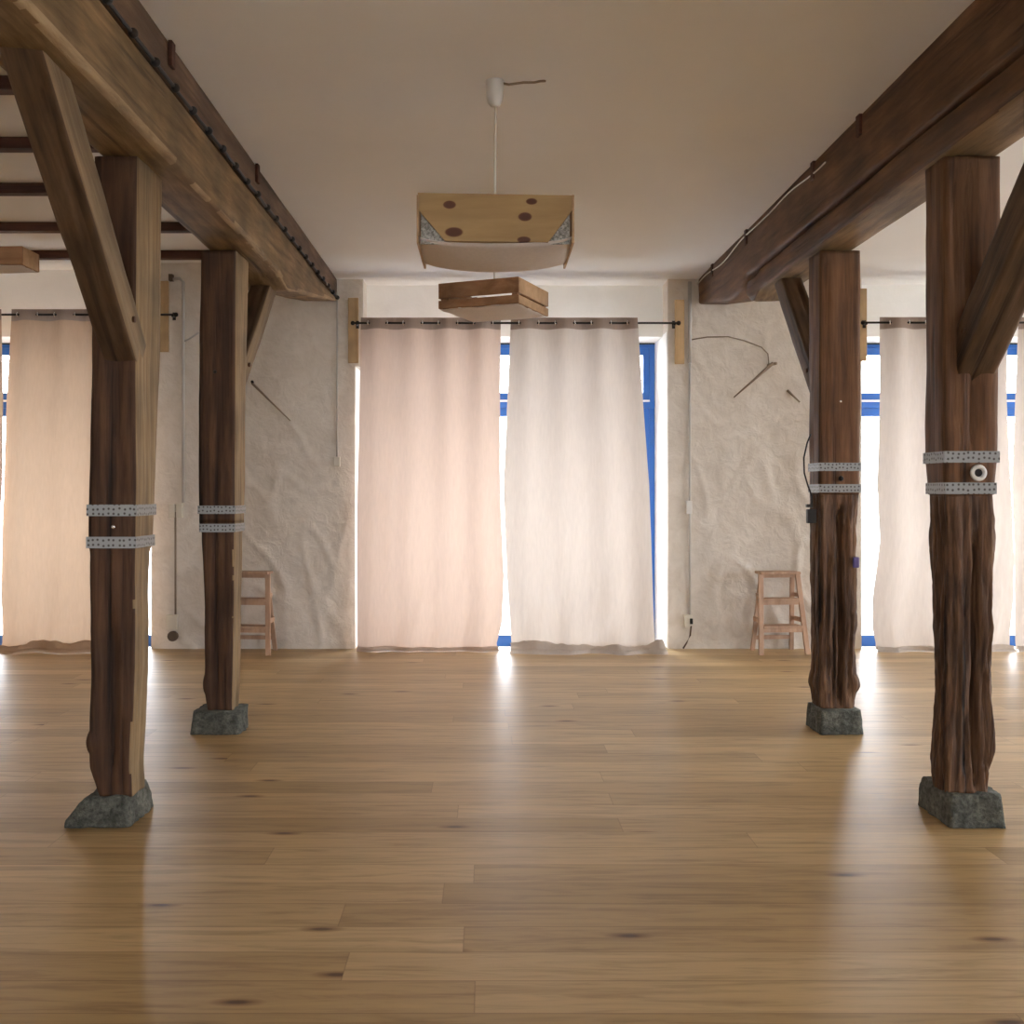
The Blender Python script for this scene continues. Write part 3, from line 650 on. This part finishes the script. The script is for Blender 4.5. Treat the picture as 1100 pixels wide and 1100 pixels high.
tag(hk.build('ceiling_hook_wire', M['tan_wire'], smooth=True), 'bent dark wire sticking from the ceiling beside the lamp cord', 'wire')

def crate_lamp(root, c, ang, sx, sy, z0, z1, split, pale=True):
    """slatted crate: c centre, sx/sy side lengths, rotated by ang"""
    ca, sa = math.cos(ang), math.sin(ang)
    T = lambda x, y, z: (c[0]+x*ca-y*sa, c[1]+x*sa+y*ca, z)
    def rbox(m, x0, x1, y0, y1, za, zb_):
        vs = [T(x, y, z) for z in (za, zb_) for (x, y) in ((x0,y0),(x1,y0),(x1,y1),(x0,y1))]
        m.add(vs, [(0,3,2,1),(4,5,6,7),(0,1,5,4),(1,2,6,5),(2,3,7,6),(3,0,4,7)])
    hx, hy, t = sx/2, sy/2, .014
    for za, zb_ in split:
        for s in (-1, 1):
            m = MB(); y = s*(hy-t/2); rbox(m, -hx, hx, y-t/2, y+t/2, za, zb_); m.build('slat', M['slat'], root, bevel=.002)
            m = MB(); x = s*(hx-t/2); rbox(m, x-t/2, x+t/2, -hy+t, hy-t, za, zb_); m.build('slat', M['ply'], root, bevel=.002)
    for sx_ in (-1, 1):
        for sy_ in (-1, 1):
            m = MB(); x, y = sx_*(hx-t-.02), sy_*(hy-t-.02); rbox(m, x-.02, x+.02, y-.02, y+.02, z0+.004, z1-.004); m.build('corner_block', M['slat'], root)
    m = MB(); e = .008
    m.grid(lambda u, v: T((-hx+e)+(2*hx-2*e)*u, (-hy+e)+(2*hy-2*e)*v, z0-.004-.018*math.sin(math.pi*u)*math.sin(math.pi*v)+.006*noise.noise(Vector((u*5, v*5, 2)))), 16, 16)
    p = m.build('paper_diffuser', M['paper'], root, smooth=True, fix=False); q = p.modifiers.new('thick', 'SOLIDIFY'); q.thickness = .002
    m = MB(); rbox(m, -hx+t, hx-t, -.012, .012, z1-.035, z1-.015); m.build('cross_bar', M['ply'], root)
L2 = thing('pendant_lamp', 'small slatted crate pendant lamp turned cornerwise before the central curtains', 'lamp', (.048, 7.29, 2.8), 'crate pendant lamps')
crate_lamp(L2, (.048, 7.29), math.atan2(-.24, .557), .60, .59, 2.73, 2.905, ((2.73, 2.785), (2.80, 2.905)))
lamp_cord(L2, .048, 7.29, 2.88)
L3 = thing('pendant_lamp', 'wooden crate pendant lamp at the left edge under the dark joists', 'lamp', (-3.52, 7.2, 3.0), 'crate pendant lamps')
crate_lamp(L3, (-3.50, 7.18), -.02, .60, .26, 3.02, 3.145, ((3.02, 3.145),))
m = MB(); m.lathe((-3.50, 7.18, CZL-.125), [(.012,0),(.022,.004),(.036,.022),(.042,.05),(.045,.125)], 20); m.build('ceiling_rose', M['white'], L3, smooth=True)
m = MB(); m.tube([(-3.50, 7.18, 3.11), (-3.50, 7.18, CZL-.1)], .006, 8); m.build('cord', M['cream'], L3, smooth=True)

# ------------------------------------------------------------------ step stools
def make_stool(label, loc, rz):
    root = thing('step_stool', label, 'step stool', loc, 'wooden step stools by the wall', rz)
    H = .735
    front = lambda s, t: (s*(.215-.045*t), -.16+.13*t, H*t)         # t 0..1 up
    for s in (-1, 1):
        m = MB(); m.bar(front(s, 0), front(s, .985), .045, .024, (0,1,0)); m.build('leg', M['stool'], root, local=True, bevel=.003)
        m = MB(); m.bar((s*.185, .14, 0), (s*.145, .02, H*.97), .040, .022, (0,1,0)); m.build('leg', M['stool'], root, local=True, bevel=.003)
        m = MB(); m.bar((s*.208, -.11, .30), (s*.188, .09, .30), .018, .04); m.build('side_rail', M['stool'], root, local=True)
        m = MB(); m.bar((s*.19, -.075, .52), (s*.178, .05, .52), .018, .035); m.build('side_rail', M['stool'], root, local=True)
    m = MB(); m.box(-.185, .185, -.085, .085, H-.022, H); m.build('top_step', M['stool'], root, local=True, bevel=.004)
    m = MB(); m.box(-.172, .172, -.04, -.02, H-.055, H-.02); m.build('apron', M['stool'], root, local=True)
    for t, dp in ((.33, .13), (.66, .10)):
        x = .215-.045*t-.02; y = -.16+.13*t
        m = MB(); m.box(-x, x, y-.02, y+dp, H*t-.01, H*t+.012); m.build('step', M['stool'], root, local=True, bevel=.004)
        m = MB(); m.box(-x, x, y-.012, y+.008, H*t-.045, H*t-.01); m.build('apron', M['stool'], root, local=True)
    m = MB(); m.bar((-.178, .125, .12), (.178, .125, .12), .018, .035); m.build('stretcher', M['stool'], root, local=True)
    return root
st = make_stool('wooden step stool against the wall left of the far right post', (2.63, 9.29, 0), .10)
s2 = copy_tree(st); s2.location = (-2.15, 9.28, 0); s2.rotation_euler = (0, 0, -.10)
s2['label'] = 'wooden step stool half hidden by the far left post'

# ------------------------------------------------------------------ fittings on the wall
YP = 9.478
pw = lambda px: (px-524)*YP/1100
pz = lambda py: 1.45+(529-py)*YP/1100
c1 = thing('wall_conduit', 'grey conduit with switch and socket right of the central window', 'conduit', (pw(741), YP, pz(666)))
m = MB(); m.tube([(pw(741), YP, 3.4), (pw(741), YP, pz(390))], .018, 10); m.build('pipe', M['grey'], c1, smooth=True)
m = MB(); m.tube([(pw(741), YP, pz(389)), (pw(741), YP, pz(665))], .011, 8); m.build('pipe', M['grey'], c1, smooth=True)
m = MB(); m.box(pw(737), pw(743), YP-.02, YP+.02, pz(552), pz(538)); m.build('switch', M['white'], c1, bevel=.004)
m = MB(); m.box(pw(735), pw(743), YP-.025, YP+.02, pz(673), pz(660)); so1 = m.build('socket', M['cream'], c1, bevel=.005)
m = MB(); m.box(pw(740.5), pw(743.5), YP-.04, YP-.022, pz(670), pz(664)); pl1 = m.build('plug', M['iron'], c1, bevel=.004); pl1.parent = so1
m = MB(); m.tube([(pw(742), YP-.02, pz(672)), (pw(741), YP-.02, pz(682)), (pw(737), YP-.03, pz(690)), (pw(733), YP-.04, .012)], .008, 8); m.build('power_cable', M['rust'], c1, smooth=True)
c2 = thing('wall_conduit', 'grey conduit with switches on the wall between the left posts', 'conduit', (pw(192), YP, pz(688)))
m = MB(); m.tube([(pw(186), YP, pz(300)), (pw(193), YP, pz(299)), (pw(197), YP, pz(303)), (pw(197), YP, pz(540))], .014, 8); m.build('pipe', M['grey'], c2, smooth=True)
m = MB(); m.tube([(pw(188.5), YP, pz(550)), (pw(188.5), YP, pz(664))], .009, 8); m.build('pipe', M['tan_wire'], c2, smooth=True)
m = MB(); m.tube([(pw(197), YP, pz(367)), (pw(203), YP, pz(364)), (pw(214), YP, pz(357))], .009, 8); m.build('pipe', M['grey'], c2, smooth=True)
for x in (182, 190):
    m = MB(); m.box(pw(x), pw(x+6.5), YP-.03, YP+.02, pz(556), pz(541)); m.build('switch', M['cream'], c2, bevel=.005)
m = MB(); m.box(pw(179), pw(191), YP-.025, YP+.02, pz(676), pz(660)); m.build('socket', M['cream'], c2, bevel=.005)
m = MB(); m.tube([(pw(186.5), YP-.045, pz(683)), (pw(186.5), YP, pz(683))], .048, 12); m.build('plug', M['rust'], c2, bevel=.006)
m = MB(); m.box(pw(182), pw(186), YP-.03, YP+.02, pz(302), pz(295)); m.build('clamp', M['rust'], c2)
m = MB(); m.tube([(pw(742), YP, pz(365)), (pw(760), YP, pz(362)), (pw(782), YP, pz(361.5)), (pw(800), YP, pz(366)), (pw(818), YP, pz(373)), (pw(825), YP, pz(380)), (pw(826), YP, pz(391))], .0055, 8)
tag(m.build('arched_cable', M['tan_wire'], smooth=True), 'thin cable arching across the plaster right of the central window', 'cable')
r1 = thing('iron_rod', 'short rusty rod slanting on the wall below the arched cable', 'rod', (pw(827), 9.44, pz(392)))
m = MB(); m.tube([(pw(828), 9.40, pz(391)), (pw(788), 9.47, pz(427))], [.016, .006], 8); m.build('shaft', M['tan_wire'], r1, smooth=True)
m = MB(); m.tube([(pw(826), 9.5, pz(392)), (pw(831), 9.39, pz(391.5))], .014, 8); m.build('hook', M['tan_wire'], r1, smooth=True)
m = MB(); m.tube([(pw(846), 9.485, pz(419)), (pw(859), 9.472, pz(432))], [.012, .007], 8)
tag(m.build('iron_peg', M['tan_wire'], smooth=True), 'tiny rusty peg on the wall beside the far right post', 'peg')
r2 = thing('iron_rod', 'thin iron rod slanting on the wall above the left step stool', 'rod', (pw(272), 9.44, pz(411)))
m = MB(); m.tube([(pw(272), 9.42, pz(412)), (pw(312), 9.47, pz(452))], [.012, .005], 8); m.build('shaft', M['tan_wire'], r2, smooth=True)
m = MB(); m.tube([(pw(271), 9.5, pz(411)), (pw(273), 9.4, pz(411))], .014, 8); m.build('hook', M['iron'], r2, smooth=True)

sw = thing('cable_switch', 'small dark switch hanging by a cable on the far right post', 'switch', (1.995, 6.24, 1.34))
Q = lambda px, py, Y=6.24: ((px-524)*Y/1100, Y, 1.45+(529-py)*Y/1100)
m = MB(); m.tube([Q(871,466), Q(867,476), Q(863.5,492), Q(864,508), Q(868,522), Q(872,533), Q(872,546)], .005, 6); m.build('cable', M['black'], sw, smooth=True)
a, b_ = Q(866.5,562), Q(876,547); m = MB(); m.box(a[0], b_[0], 6.215, 6.255, a[2], b_[2]); m.build('switch_box', M['iron'], sw, bevel=.004)
a, b_ = Q(866,545), Q(872,541.5); m = MB(); m.box(a[0], b_[0], 6.22, 6.25, a[2], b_[2]); m.build('lever', M['iron'], sw)
